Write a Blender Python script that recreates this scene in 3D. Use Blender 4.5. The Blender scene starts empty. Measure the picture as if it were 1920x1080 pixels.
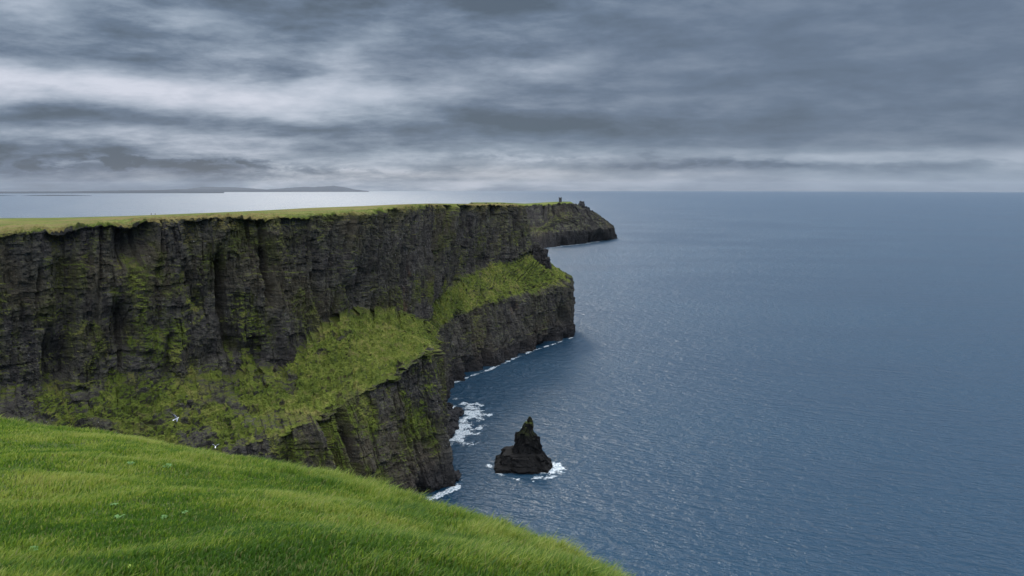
import bpy, bmesh, math, random
import numpy as np
from mathutils import Vector

# ------------------------------------------------------------------ scene, camera
S = bpy.context.scene
C = S.collection
random.seed(7)
RNG = np.random.default_rng(11)
H = 170.0                    # eye height above the sea
F = 1400.0                   # focal length in pixels of a 1920 wide frame
HZ = 348.0                   # row of the true horizontal (the sea horizon dips ten rows below it)
RE = 6.371e6
PITCH = math.atan((540 - HZ) / F)

cam_d = bpy.data.cameras.new('camera')
cam = bpy.data.objects.new('camera', cam_d)
C.objects.link(cam)
cam.location = (0, 0, H)
cam.rotation_euler = (math.pi / 2 - PITCH, 0, 0)
cam_d.sensor_width = 36
cam_d.lens = 36 * F / 1920
cam_d.clip_start = 0.1
cam_d.clip_end = 400000
cam_d.dof.use_dof = True
cam_d.dof.focus_distance = 400
cam_d.dof.aperture_fstop = 9.0
S.camera = cam

S.view_settings.view_transform = 'Standard'
S.view_settings.look = 'None'
S.view_settings.gamma = 1
S.view_settings.exposure = 0.3
S.cycles.use_denoising = True
S.cycles.max_bounces = 6
S.cycles.diffuse_bounces = 3
S.cycles.glossy_bounces = 3
S.cycles.transmission_bounces = 3
S.cycles.volume_bounces = 0
S.cycles.caustics_reflective = False
S.cycles.caustics_refractive = False

SUN_AZ = math.radians(-15)   # left of the view direction, beyond the plateau
SUN_EL = math.radians(36)


def P(px, py, Y):
    """world point seen at photo position (px, py) whose world Y is given"""
    u = (px - 960) / F
    v = (540 - py) / F
    cp, sp = math.cos(PITCH), math.sin(PITCH)
    dx, dy, dz = u, cp + v * sp, -sp + v * cp
    k = Y / dy
    return np.array([dx * k, Y, H + dz * k])


def sea(px, py, z=0.0):
    u = (px - 960) / F
    v = (540 - py) / F
    cp, sp = math.cos(PITCH), math.sin(PITCH)
    dx, dy, dz = u, cp + v * sp, -sp + v * cp
    k = (z - H) / dz
    return np.array([dx * k, dy * k, z])


# ------------------------------------------------------------------ node helpers
class NT:
    def __init__(self, tree):
        self.t = tree
        self.n = tree.nodes
        self.l = tree.links

    def node(self, typ, ins=None, **props):
        nd = self.n.new(typ)
        for k, v in props.items():
            setattr(nd, k, v)
        for k, v in (ins or {}).items():
            self.set(nd.inputs[k], v)
        return nd

    def set(self, sock, v):
        if isinstance(v, bpy.types.NodeSocket):
            self.l.new(v, sock)
        elif v is not None:
            if hasattr(sock.default_value, '__len__'):
                v = tuple(v)
                if len(sock.default_value) == 4 and len(v) == 3:
                    v = v + (1,)
            sock.default_value = v

    def math(self, op, a, b=None, c=None, clamp=False):
        nd = self.n.new('ShaderNodeMath')
        nd.operation = op
        nd.use_clamp = clamp
        for i, v in enumerate((a, b, c)):
            if v is not None:
                self.set(nd.inputs[i], v)
        return nd.outputs[0]

    def vmath(self, op, a, b=None):
        nd = self.n.new('ShaderNodeVectorMath')
        nd.operation = op
        self.set(nd.inputs[0], a)
        if b is not None:
            self.set(nd.inputs[1], b)
        return nd.outputs[0]

    def noise(self, vec, scale, detail=3, rough=0.5, dist=0.0, out=0):
        nd = self.n.new('ShaderNodeTexNoise')
        self.set(nd.inputs['Vector'], vec)
        self.set(nd.inputs['Scale'], scale)
        nd.inputs['Detail'].default_value = detail
        nd.inputs['Roughness'].default_value = rough
        nd.inputs['Distortion'].default_value = dist
        return nd.outputs[out]

    def mapping(self, vec, scale=(1, 1, 1), rot=(0, 0, 0), loc=(0, 0, 0)):
        nd = self.n.new('ShaderNodeMapping')
        self.set(nd.inputs['Vector'], vec)
        nd.inputs['Scale'].default_value = scale
        nd.inputs['Rotation'].default_value = rot
        nd.inputs['Location'].default_value = loc
        return nd.outputs[0]

    def ramp(self, fac, stops, interp='LINEAR'):
        nd = self.n.new('ShaderNodeValToRGB')
        cr = nd.color_ramp
        cr.interpolation = interp
        while len(cr.elements) < len(stops):
            cr.elements.new(0.5)
        for e, (p, c) in zip(cr.elements, stops):
            e.position = p
            e.color = tuple(c) + (1,) if len(c) == 3 else c
        self.set(nd.inputs[0], fac)
        return nd.outputs[0]

    def mix(self, fac, a, b, mode='MIX'):
        nd = self.n.new('ShaderNodeMix')
        nd.data_type = 'RGBA'
        nd.blend_type = mode
        self.set(nd.inputs[0], fac)
        self.set(nd.inputs[6], a)
        self.set(nd.inputs[7], b)
        return nd.outputs[2]

    def step(self, x, lo, hi):
        nd = self.n.new('ShaderNodeMapRange')
        nd.interpolation_type = 'SMOOTHSTEP'
        self.set(nd.inputs[0], x)
        nd.inputs[1].default_value = lo
        nd.inputs[2].default_value = hi
        nd.inputs[3].default_value = 0
        nd.inputs[4].default_value = 1
        return nd.outputs[0]

    def bump(self, h, strength, dist, normal=None):
        nd = self.n.new('ShaderNodeBump')
        nd.inputs['Strength'].default_value = strength
        nd.inputs['Distance'].default_value = dist
        self.set(nd.inputs['Height'], h)
        if normal is not None:
            self.set(nd.inputs['Normal'], normal)
        return nd.outputs[0]


# ------------------------------------------------------------------ the sky
world = bpy.data.worlds.new('World')
S.world = world
world.use_nodes = True
W = NT(world.node_tree)
W.n.clear()
w_out = W.node('ShaderNodeOutputWorld')
bg = W.node('ShaderNodeBackground')
W.l.new(bg.outputs[0], w_out.inputs[0])
bg.inputs['Strength'].default_value = 1.0
nish = W.node('ShaderNodeTexSky', sky_type='NISHITA', sun_disc=False, sun_elevation=SUN_EL, sun_rotation=SUN_AZ)
nish_dim = W.vmath('SCALE', nish.outputs[0])
W.n[-1].inputs['Scale'].default_value = 0.07
gen = W.node('ShaderNodeTexCoord').outputs['Generated']
sep = W.node('ShaderNodeSeparateXYZ', {0: gen})
dx, dy, dz = sep.outputs
az = W.math('ARCTAN2', dx, dy)
el = W.math('ARCSINE', dz)
elp = W.math('MAXIMUM', el, 0.0)
# a cloud sheet seen in perspective: directions are projected on a flat layer overhead
inv = W.math('DIVIDE', 1.0, W.math('MAXIMUM', W.math('ADD', dz, 0.19), 0.03))
cx = W.math('MULTIPLY', dx, inv)
cy = W.math('MULTIPLY', dy, inv)
cp_ = W.node('ShaderNodeCombineXYZ', {0: cx, 1: cy, 2: 0.0}).outputs[0]
n_big = W.noise(W.mapping(cp_, (0.85, 1.0, 1), loc=(3.1, 1.7, 0)), 1.0, 7, 0.58, 0.15)
n_mid = W.noise(W.mapping(cp_, (2.3, 3.3, 1), loc=(7.3, 4.1, 0)), 1.0, 8, 0.64, 0.1)
dv = W.node('ShaderNodeCombineXYZ', {0: W.math('MULTIPLY', az, 8.5), 1: W.math('MULTIPLY', el, 32.0), 2: 0.7}).outputs[0]
n_puff = W.noise(dv, 1.0, 8, 0.60, 0.12)
n_mid = W.math('ADD', W.math('MULTIPLY', n_mid, .42), W.math('MULTIPLY', n_puff, .64))
n_mid = W.math('SUBTRACT', n_mid, .03)
n_col = W.noise(W.mapping(cp_, (0.35, 0.5, 1), loc=(1.3, 9.1, 0)), 1.0, 3, 0.5, 0.2)
# layout of thick and thin cloud, in degrees of azimuth and elevation, edges broken up by the noise
DEG = 180 / math.pi
wu = W.math('MULTIPLY_ADD', W.math('SUBTRACT', n_mid, 0.5), 9.0, W.math('MULTIPLY', az, DEG))
wv = W.math('MULTIPLY_ADD', W.math('SUBTRACT', n_big, 0.5), 3.2, W.math('MULTIPLY', el, DEG))


def blob(px, py, sx, sy, amp):
    a0 = math.degrees(math.atan((px - 960) / F))
    e0 = math.degrees(math.atan((HZ - py) / F)) * math.cos(math.radians(a0)) ** 0.7
    sa, se = math.degrees(sx / F) * 0.85, math.degrees(sy / F)
    a = W.math('DIVIDE', W.math('SUBTRACT', wu, a0), sa)
    b = W.math('DIVIDE', W.math('SUBTRACT', wv, e0), se)
    q = W.math('MULTIPLY_ADD', a, a, W.math('MULTIPLY', b, b))
    return W.math('MULTIPLY', W.math('EXPONENT', W.math('MULTIPLY', q, -0.5)), amp)


val = None
for b in [
    (30, 10, 150, 30, .36), (20, 108, 90, 12, -.14), (70, 180, 260, 36, .32), (330, 178, 220, 28, .30), (570, 200, 170, 22, .26),
    (335, 62, 90, 14, .26), (240, 62, 70, 16, -.20), (420, 138, 190, 17, -.20), (180, 128, 120, 14, -.14), (560, 118, 130, 12, .16), (720, 165, 150, 20, .20),
    (100, 232, 190, 12, -.18), (420, 238, 160, 11, -.16), (330, 258, 330, 8, .18), (560, 290, 200, 14, .14),
    (50, 290, 170, 16, -.30), (330, 312, 100, 6, -.24), (250, 338, 330, 12, -.02), (660, 325, 150, 20, .20),
    (980, 328, 170, 16, .26), (1560, 287, 400, 8, .22), (1880, 300, 160, 16, .16), (1450, 338, 600, 10, .16), (1300, 312, 300, 7, -.07),
    (860, 240, 260, 16, -.12), (1150, 245, 420, 18, -.12), (1350, 110, 420, 100, -.13), (900, 40, 260, 40, -.17), (640, 20, 200, 25, -.06),
    (1060, 128, 60, 12, .12), (1260, 112, 90, 12, .08), (1000, 80, 60, 9, .10), (1010, 205, 80, 6, .10), (1230, 190, 90, 6, .07),
]:
    g = blob(*b)
    val = g if val is None else W.math('ADD', val, g)
fl_v = W.node('ShaderNodeCombineXYZ', {0: W.math('MULTIPLY', az, 26.0), 1: W.math('MULTIPLY', el, 75.0), 2: 0.0}).outputs[0]
n_fl = W.noise(fl_v, 1.0, 6, 0.6, 0.2)
fl = W.step(n_fl, .44, .60)
for b in [(330, 313, 120, 7, -.34), (120, 300, 120, 12, -.20), (520, 332, 140, 8, -.16), (1250, 318, 300, 9, -.10)]:
    val = W.math('ADD', val, W.math('MULTIPLY', blob(*b), fl))
for b in [(300, 303, 120, 5, .22), (640, 316, 160, 6, .26), (1000, 292, 120, 5, .20), (1500, 300, 300, 6, .12)]:
    val = W.math('ADD', val, W.math('MULTIPLY', blob(*b), W.math('SUBTRACT', 1.0, fl)))
# right side is an even sheet, left side is broken
broken = W.step(W.math('MULTIPLY', az, -1.0), -0.40, 0.30)
namp = W.math('MULTIPLY_ADD', broken, 0.80, 0.40)
nn = W.math('ADD', W.math('MULTIPLY', W.math('SUBTRACT', n_big, 0.5), .75), W.math('MULTIPLY', W.math('SUBTRACT', n_mid, 0.5), 1.5))
v0 = W.math('ADD', W.math('MULTIPLY_ADD', nn, namp, 0.30), val)
cloud_col = W.ramp(v0, [(0.0, (.072, .098, .135)), (0.2, (.112, .150, .212)), (0.42, (.205, .250, .318)),
                        (0.66, (.345, .385, .46)), (1.0, (.52, .54, .615))])
tint = W.mix(W.step(n_col, .40, .62), (.99, 1.0, 1.01), (.96, 1.0, 1.01))
cloud_col = W.mix(1.0, cloud_col, tint, 'MULTIPLY')
warm = W.math('MINIMUM', W.math('ADD', blob(930, 332, 260, 22, .9), blob(450, 338, 330, 14, .7)), 1.0)
cloud_col = W.mix(1.0, cloud_col, W.mix(warm, (1, 1, 1), (1.07, 1.0, .95)), 'MULTIPLY')
# the overcast is thinner and brighter towards the zenith
zen = W.step(dz, 0.42, 0.85)
zcol = W.mix(W.math('MULTIPLY', n_big, 0.6), (2.2, 2.30, 2.46), (3.0, 3.04, 3.10))
mid_sky = W.step(dz, 0.24, 0.42)
cloud_col = W.mix(mid_sky, cloud_col, W.mix(n_big, (.42, .63, 1.02), (.66, .88, 1.26)))
cloud_col = W.mix(zen, cloud_col, zcol)
# thin gaps let the blue through
cover = W.math('MULTIPLY_ADD', W.step(n_mid, .62, .8), -0.10, 0.97)
final = W.mix(cover, nish_dim, cloud_col)
W.l.new(final, bg.inputs[0])

sun_d = bpy.data.lights.new('sun', 'SUN')
sun_d.energy = 1.5
sun_d.angle = math.radians(12)
sun_d.color = (1.0, 0.95, 0.86)
sun = bpy.data.objects.new('sun', sun_d)
C.objects.link(sun)
sd = Vector((math.sin(SUN_AZ) * math.cos(SUN_EL), math.cos(SUN_AZ) * math.cos(SUN_EL), math.sin(SUN_EL)))
sun.rotation_euler = sd.to_track_quat('Z', 'Y').to_euler()
sun.location = (-200, 200, 600)


# ------------------------------------------------------------------ numpy noise
_perm = RNG.permutation(256).astype(np.int64)
_g = RNG.normal(size=(256, 3))
_g /= np.linalg.norm(_g, axis=1)[:, None]
_g = _g.astype(np.float32)


def perlin(x, y, z=None):
    x = np.asarray(x, np.float32)
    y = np.asarray(y, np.float32)
    z = np.zeros_like(x) if z is None else np.asarray(z, np.float32)
    x, y, z = np.broadcast_arrays(x, y, z)
    xi, yi, zi = np.floor(x).astype(np.int64), np.floor(y).astype(np.int64), np.floor(z).astype(np.int64)
    xf, yf, zf = x - xi, y - yi, z - zi
    u, v, w = (t * t * t * (t * (t * 6 - 15) + 10) for t in (xf, yf, zf))
    out = 0
    for a in (0, 1):
        pa = _perm[(xi + a) & 255]
        wa = u if a else 1 - u
        for b in (0, 1):
            pb = _perm[(pa + yi + b) & 255]
            wb = v if b else 1 - v
            for c in (0, 1):
                g = _g[_perm[(pb + zi + c) & 255]]
                d = g[..., 0] * (xf - a) + g[..., 1] * (yf - b) + g[..., 2] * (zf - c)
                out = out + d * wa * wb * (w if c else 1 - w)
    return out * 1.5


def fbm(x, y, z=None, octaves=4, gain=.5, lac=2.03):
    a, f, t, n = 1.0, 1.0, 0, 0
    for i in range(octaves):
        t = t + a * perlin(x * f + 17.3 * i, y * f - 9.1 * i, None if z is None else z * f + 5.7 * i)
        n += a
        a *= gain
        f *= lac
    return t / n


def hsh(i, j, seed=0):
    i = np.asarray(i).astype(np.int64)
    j = np.asarray(j).astype(np.int64)
    return _perm[(_perm[(_perm[(i + seed * 31) & 255] + j) & 255] + (i >> 8) + (j >> 8) + seed) & 255].astype(np.float32) / 255.0


def blocks(s, z, w, h, seed):
    """jointed rock: courses of blocks, each pushed out by its own amount"""
    j = np.floor(z / h)
    i = np.floor(s / w + hsh(j, j * 0, seed + 3))
    return hsh(i, j, seed)


def sstep(x, a, b):
    t = np.clip((x - a) / (b - a), 0, 1)
    return t * t * (3 - 2 * t)


def gsmooth(a, sigma):
    if sigma <= 0:
        return a
    r = int(3 * sigma)
    k = np.exp(-.5 * (np.arange(-r, r + 1) / sigma) ** 2)
    k /= k.sum()
    ap = np.concatenate([np.repeat(a[:1], r, 0), a, np.repeat(a[-1:], r, 0)])
    out = np.empty_like(a)
    for c in range(a.shape[1]):
        out[:, c] = np.convolve(ap[:, c], k, 'valid')
    return out


# ------------------------------------------------------------------ mesh helpers
def link(name, me, mats=(), parent=None, label=None, cat=None, group=None, kind=None):
    o = bpy.data.objects.new(name, me)
    C.objects.link(o)
    for m in mats:
        me.materials.append(m)
    if parent is not None:
        o.parent = parent
    if label:
        o['label'] = label
    if cat:
        o['category'] = cat
    if group:
        o['group'] = group
    if kind:
        o['kind'] = kind
    return o


def mesh_from(name, verts, faces, nper, smooth=True):
    """verts (n,3), faces flat index array with nper corners per face"""
    me = bpy.data.meshes.new(name)
    verts = np.ascontiguousarray(verts, np.float32)
    faces = np.ascontiguousarray(faces, np.int32).reshape(-1, nper)
    me.vertices.add(len(verts))
    me.vertices.foreach_set('co', verts.ravel())
    me.loops.add(faces.size)
    me.loops.foreach_set('vertex_index', faces.ravel())
    me.polygons.add(len(faces))
    me.polygons.foreach_set('loop_start', np.arange(0, faces.size, nper, dtype=np.int32))
    me.polygons.foreach_set('loop_total', np.full(len(faces), nper, np.int32))
    me.polygons.foreach_set('use_smooth', np.full(len(faces), smooth, bool))
    me.update()
    me.validate()
    return me


def grid_faces(nr, nc, wrap=False):
    """rows x cols grid; vertex index r*nc+c"""
    r = np.arange(nr - 1)[:, None]
    c = np.arange(nc if wrap else nc - 1)[None, :]
    c2 = (c + 1) % nc
    a = r * nc + c
    b = r * nc + c2
    return np.stack([a, b, b + nc, a + nc], -1).reshape(-1, 4)


def attr(me, name, vals):
    at = me.attributes.new(name, 'FLOAT', 'POINT')
    at.data.foreach_set('value', np.ascontiguousarray(vals, np.float32).ravel())


# ------------------------------------------------------------------ materials
def new_mat(name):
    m = bpy.data.materials.new(name)
    m.use_nodes = True
    t = NT(m.node_tree)
    t.n.clear()
    out = t.node('ShaderNodeOutputMaterial')
    return m, t, out


def plain(name, col, rough=.7):
    m, t, out = new_mat(name)
    pos = t.node('ShaderNodeTexCoord').outputs['Object']
    n = t.noise(pos, 9.0, 4)
    c = t.mix(n, tuple(x * .75 for x in col), tuple(min(1, x * 1.2) for x in col))
    b = t.node('ShaderNodeBsdfPrincipled', {'Base Color': c, 'Roughness': rough, 'Specular IOR Level': .15})
    t.l.new(b.outputs[0], out.inputs[0])
    return m


def cliff_material(name, scale=1.0, rock_gain=1.0, moss_gain=.72):
    m, t, out = new_mat(name)
    pos = t.node('ShaderNodeTexCoord').outputs['Object']
    geo = t.node('ShaderNodeNewGeometry')
    nz = t.node('ShaderNodeSeparateXYZ', {0: geo.outputs['Normal']}).outputs[2]
    pz = t.node('ShaderNodeSeparateXYZ', {0: pos}).outputs[2]
    zone = t.node('ShaderNodeAttribute', attribute_name='zone').outputs['Fac']
    k = 1.0 / scale
    n1 = t.noise(pos, .018 * k, 4, .55)
    n2 = t.noise(pos, .11 * k, 5, .6)
    n3 = t.noise(pos, .55 * k, 4, .65)
    n4 = t.noise(pos, 1.7 * k, 3, .6)
    str_ = t.noise(t.mapping(pos, (.02 * k, .02 * k, .75 * k)), 1.0, 4, .6)
    vert = t.noise(t.mapping(pos, (.30 * k, .30 * k, .018 * k)), 1.0, 4, .6)
    # bare rock: dark sandstone and shale
    rv = t.math('ADD', t.math('MULTIPLY', n2, .36), t.math('ADD', t.math('MULTIPLY_ADD', str_, .18, t.math('MULTIPLY', vert, .24)), t.math('MULTIPLY', n3, .22)))
    rg = rock_gain
    rock = t.ramp(rv, [(.37, (.020 * rg, .018 * rg, .018 * rg)), (.47, (.060 * rg, .054 * rg, .049 * rg)),
                       (.57, (.105 * rg, .094 * rg, .082 * rg)), (.65, (.28 * rg, .26 * rg, .22 * rg))])
    rock = t.mix(t.math('MULTIPLY', t.step(n1, .50, .62), .35), rock, (.085, .062, .042))
    red = t.math('MULTIPLY', t.step(t.noise(t.mapping(pos, loc=(40, 7, 3)), .022 * k, 3), .64, .72), t.step(vert, .42, .6))
    rock = t.mix(t.math('MULTIPLY', red, .4), rock, (.15, .06, .04))
    # lichen and pale droppings in flecks
    fleck = t.math('MULTIPLY', t.step(n4, .60, .68), t.step(n2, .48, .62))
    rock = t.mix(t.math('MULTIPLY', fleck, .55), rock, (.30, .29, .25))
    white = t.math('MULTIPLY', t.step(t.noise(pos, .9 * k, 3, .5), .70, .75), t.step(t.noise(pos, .06 * k, 2), .50, .60))
    rock = t.mix(t.math('MULTIPLY', white, .7), rock, (.55, .54, .50))
    # moss film down the faces
    moss = t.math('MULTIPLY', t.step(t.math('ADD', t.math('MULTIPLY', n1, .45), t.math('MULTIPLY_ADD', vert, .35, t.math('MULTIPLY', n3, .25))), .455, .60), t.step(pz, 8, 30))
    rock = t.mix(t.math('MULTIPLY', t.math('MULTIPLY', moss, moss_gain), t.math('MULTIPLY_ADD', t.step(zone, .02, .40), .72, .28)), rock, (.066, .070, .020))
    # wet black foot of the cliff
    wet = t.step(t.math('MULTIPLY_ADD', n2, 18 * scale, t.math('MULTIPLY', pz, -1.0)), -14 * scale, 6 * scale)
    rock = t.mix(t.math('MULTIPLY', wet, .75), rock, (.018, .018, .020))
    # turf
    slope_n = t.noise(t.mapping(pos, (.35 * k, .35 * k, .10 * k)), 1.0, 5, .62)
    big = t.noise(t.mapping(pos, loc=(5, 3, 8)), .035 * k, 4, .6)
    gv = t.math('ADD', t.math('MULTIPLY', n2, .32), t.math('ADD', t.math('MULTIPLY', slope_n, .34), t.math('MULTIPLY', big, .40)))
    gv = t.math('SUBTRACT', gv, .03)
    grass = t.ramp(gv, [(.32, (.030, .044, .010)), (.44, (.066, .090, .016)), (.53, (.122, .146, .026)), (.64, (.215, .195, .062))])
    straw = t.math('MULTIPLY', t.step(t.noise(t.mapping(pos, (.016, .022, .01), loc=(3, 1, 0)), 1.0, 5, .6), .47, .58), t.step(pz, 135, 146))
    grass = t.mix(t.math('MULTIPLY', straw, .75), grass, (.17, .125, .050))
    g = t.math('ADD', t.math('MULTIPLY', nz, .62), t.math('MULTIPLY', zone, .62))
    g = t.math('ADD', g, t.math('MULTIPLY_ADD', t.math('SUBTRACT', n2, .5), .9, t.math('MULTIPLY', t.math('SUBTRACT', n3, .5), .55)))
    g = t.math('ADD', g, t.math('MULTIPLY', t.math('SUBTRACT', n1, .5), .45))
    gm = t.math('MULTIPLY', t.step(g, .50, .66), t.step(pz, 10 * scale, 22 * scale))
    thin = t.step(zone, .55, .85)
    grass = t.mix(thin, t.mix(.45, grass, (.040, .048, .016)), grass)
    dark_mottle = t.math('MULTIPLY', t.step(t.math('MULTIPLY_ADD', n3, .55, t.math('MULTIPLY', n4, .45)), .52, .62), t.step(n2, .38, .58))  # dark spots scattered over the turf by noise
    grass = t.mix(t.math('MULTIPLY', dark_mottle, .62), grass, (.028, .034, .014))
    brown = t.math('MULTIPLY', t.step(t.noise(t.mapping(pos, (.22 * k, .22 * k, .07 * k), loc=(9, 2, 5)), 1.0, 5, .65), .54, .66), .6)
    grass = t.mix(brown, grass, (.125, .105, .045))
    col = t.mix(gm, rock, grass)
    hgt = t.math('ADD', t.math('MULTIPLY', n3, .8), t.math('ADD', t.math('MULTIPLY', n4, .45), t.math('MULTIPLY_ADD', str_, .25, t.math('MULTIPLY', vert, .5))))
    nrm = t.bump(hgt, 1.0, 1.7 * scale)
    rough = t.math('MULTIPLY_ADD', wet, -.12, .92)
    b = t.node('ShaderNodeBsdfPrincipled', {'Base Color': col, 'Roughness': rough, 'Normal': nrm, 'Specular IOR Level': .06})
    t.l.new(b.outputs[0], out.inputs[0])
    return m


M_CLIFF = cliff_material('cliff_rock_and_turf', 1.0, .88)
M_FAR = cliff_material('far_headland_rock', 2.2, .60, .15)


# ------------------------------------------------------------------ cliffs
def build_cliff(stations, chars, rows, spacing, smooth_sigma, gain, px_floor, seed=0, line_noise=(0, 2.5, 5, 7, 1.0, 0, 0, 0)):
    """stations: list of 8 points (under water, base, brow, foot, edge, inland near, skyline, inland far)"""
    st = np.array(stations, float)                       # S,8,3
    chars = np.array(chars, float)
    cols, chc = [], []
    for q_, (a, b) in enumerate(zip(st[:-1], st[1:])):
        ln = np.linalg.norm(b[1:5] - a[1:5], axis=1).max()
        sp = max(px_floor, spacing * .5 * (a[2, 1] + b[2, 1]))
        n = max(3, int(ln / sp))
        tt = np.linspace(0, 1, n, endpoint=False)[:, None, None]
        cols.append(a + (b - a) * tt)
        chc.append(chars[q_] + (chars[q_ + 1] - chars[q_]) * tt[:, :, 0])
    L = np.concatenate(cols + [st[-1:]])                 # N,8,3
    CC = gsmooth(np.concatenate(chc + [chars[-1:]]), 12)
    c_rough, c_up, c_low, c_veg = (CC[:, q_:q_ + 1] for q_ in range(4))
    for k in range(8):
        L[:, k] = gsmooth(L[:, k], smooth_sigma)
    N = len(L)
    arc = []
    for k in range(8):
        d = np.linalg.norm(np.diff(L[:, k, :2], axis=0), axis=1)
        arc.append(np.concatenate([[0], np.cumsum(d)]))
    s_low = .5 * (arc[1] + arc[2])
    s_up = .5 * (arc[3] + arc[4])
    # ragged brow and foot lines
    for k, amp in enumerate(line_noise):
        if amp:
            ss = s_low if k < 3 else s_up
            nz = fbm(ss / 28 + 50 * k + seed, ss * 0 + 3.3 * k, octaves=5, gain=.68) * 1.7
            L[:, k, 2] += nz * amp * (.45 + .8 * c_rough[:, 0] if k in (2, 3) else 1)
            if k in (2, 3):
                nx = fbm(ss / 40 + 90 * k + seed, ss * 0 + 8.3 * k, octaves=3)
                dr = L[:, 3, :2] - L[:, 2, :2]
                dr /= np.linalg.norm(dr, axis=1)[:, None] + 1e-6
                L[:, k, :2] += dr * (nx * amp * (1.2 if k == 2 else -.4))[:, None]
    # profile
    tv, zone_r, rock_r, up_r = [], [], [], []
    for k, n in enumerate(rows):
        tt = np.linspace(0, 1, n, endpoint=False)
        tv.append(k + tt)
    tv = np.concatenate(tv + [[7.0]])
    i = np.minimum(tv.astype(int), 6)
    f = (tv - i)
    G = L[:, i] * (1 - f)[None, :, None] + L[:, i + 1] * f[None, :, None]    # N,R,3
    # smooth the profile a little so that brows are rounded
    for it in range(3):
        G[:, 1:-1] = .25 * G[:, :-2] + .5 * G[:, 1:-1] + .25 * G[:, 2:]
    du = np.gradient(G, axis=0)
    dv = np.gradient(G, axis=1)
    nrm = np.cross(du, dv)
    nrm /= np.linalg.norm(nrm, axis=2)[..., None] + 1e-9
    if nrm[:, :rows[0] + rows[1], :].mean(axis=(0, 1))[1] > 0:
        nrm = -nrm
    R_ = len(tv)
    up = sstep(tv, 2.3, 2.8)[None, :]
    s = s_low[:, None] * (1 - up) + s_up[:, None] * up
    s = np.broadcast_to(s, (N, R_)).astype(np.float32)
    X, Y, Z = (G[..., q].astype(np.float32) for q in range(3))
    rock = (sstep(tv, -.5, .1) * (1 - sstep(tv, 1.92, 2.12)) + sstep(tv, 2.86, 3.04) * (1 - sstep(tv, 3.96, 4.02)))[None, :]
    rock = np.broadcast_to(rock, (N, R_)).astype(np.float32)
    g = gain
    # outcrops breaking through the rough terraces
    terr = np.broadcast_to((sstep(tv, 1.85, 2.05) * (1 - sstep(tv, 2.9, 3.05)))[None, :], (N, R_))
    outc = sstep(fbm(X / (21 * g) + 7, Y / (21 * g), Z / (15 * g), octaves=4, gain=.6) + .36 * c_rough - .27, 0, .16) * terr * np.clip(.45 + c_rough, 0, 1)
    # growth: turf on terraces and tops, patches climbing the walls
    climb = sstep(fbm(s / (17 * g) + 3, Z / (26 * g), octaves=5, gain=.62) + .16, 0, .45)
    foot = np.broadcast_to((1 - sstep(tv, 3.0, 3.75))[None, :], (N, R_))
    rim = np.broadcast_to(sstep(tv, 3.86, 3.99)[None, :], (N, R_))
    wall = climb * (c_up * (.75 + .70 * foot) * (tv >= 2.9)[None, :] + c_low * (tv < 2.1)[None, :] * (.45 + 1.3 * sstep(tv, 1.1, 1.95))[None, :])
    on_top = np.broadcast_to(sstep(tv, 3.98, 4.2)[None, :], (N, R_))
    zone = rock * np.clip(wall + .35 * rim, 0, .85) + (1 - rock) * np.where(on_top > .3, 1.0, c_veg * (1 - .85 * outc))
    marg = np.broadcast_to((np.clip(1 - (tv - 2.0) / .30, 0, 1) * (tv > 1.9) + np.clip(1 - (3.0 - tv) / .22, 0, 1) * (tv < 3.0))[None, :], (N, R_))
    torn = sstep(fbm(X / (7 * g) + 21, Y / (7 * g), Z / (7 * g), octaves=4, gain=.65) + .55 * marg - .42, 0, .18) * terr
    zone = zone * (1 - .8 * torn)
    rock = np.maximum(rock, np.maximum(outc * .55, torn * .45))
    soft = 1 - rock
    zz = Z + .03 * s + 3.0 * g * perlin(s / (70 * g), Z / (50 * g))
    sw = s + 6.0 * g * fbm(s / (30 * g), Z / (50 * g) + 9, octaves=2) + .9 * g * perlin(s / (5 * g), Z / (6 * g))
    zw = zz + 2.2 * g * perlin(s / (9 * g) + 5, Z / (12 * g))
    d = 8.5 * fbm(s / (62 * g) + seed, Z / (190 * g), octaves=2)
    d += 8.0 * fbm(s / (21 * g) + 40 + seed, Z / (120 * g), octaves=3)
    d += 2.6 * fbm(s / (7 * g) + 11 + seed, Z / (55 * g), octaves=3, gain=.6)
    rid = 1 - np.abs(perlin(s / (31 * g) + 13 + seed, Z / (170 * g) + 3)) * 2.2
    d -= 14.0 * np.clip(rid - .74, 0, 1) / .26 * sstep(fbm(s / (50 * g) + 3, Z / (45 * g), octaves=2), -.3, .2)
    rid = 1 - np.abs(perlin(s / (12 * g) + 71 + seed, Z / (110 * g) + 8)) * 2.2
    d -= 3.2 * np.clip(rid - .70, 0, 1) / .30 * sstep(fbm(s / (30 * g) + 9, Z / (30 * g), octaves=2), -.25, .25)
    d += 3.2 * (blocks(sw, zw, 14 * g, 46 * g, 1) - .5)
    d += 2.5 * (blocks(sw + 3, zw, 6.0 * g, 21 * g, 2) - .5)
    d += 1.7 * (blocks(sw + 1, zw, 2.7 * g, 7.5 * g, 3) - .5)
    d += 1.0 * (blocks(sw + 7, zw, 1.4 * g, 2.6 * g, 4) - .5)
    led = sstep(fbm(s / (26 * g) + 60, Z / (14 * g), octaves=2), -.15, .3)
    d += led * (.9 * (hsh(np.floor(zw / (6.5 * g)), 0 * zw, 5) - .5) + .8 * (hsh(np.floor(zw / (2.4 * g)), 0 * zw, 6) - .5))
    d += 1.1 * fbm(X / (3.2 * g), Y / (3.2 * g), Z / (2.6 * g), octaves=3, gain=.6)
    lump = 2.2 * fbm(X / (30 * g), Y / (30 * g), Z / (30 * g), octaves=3) + 1.5 * fbm(X / (6 * g) + 4, Y / (6 * g), Z / (6 * g), octaves=5, gain=.78)
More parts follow.
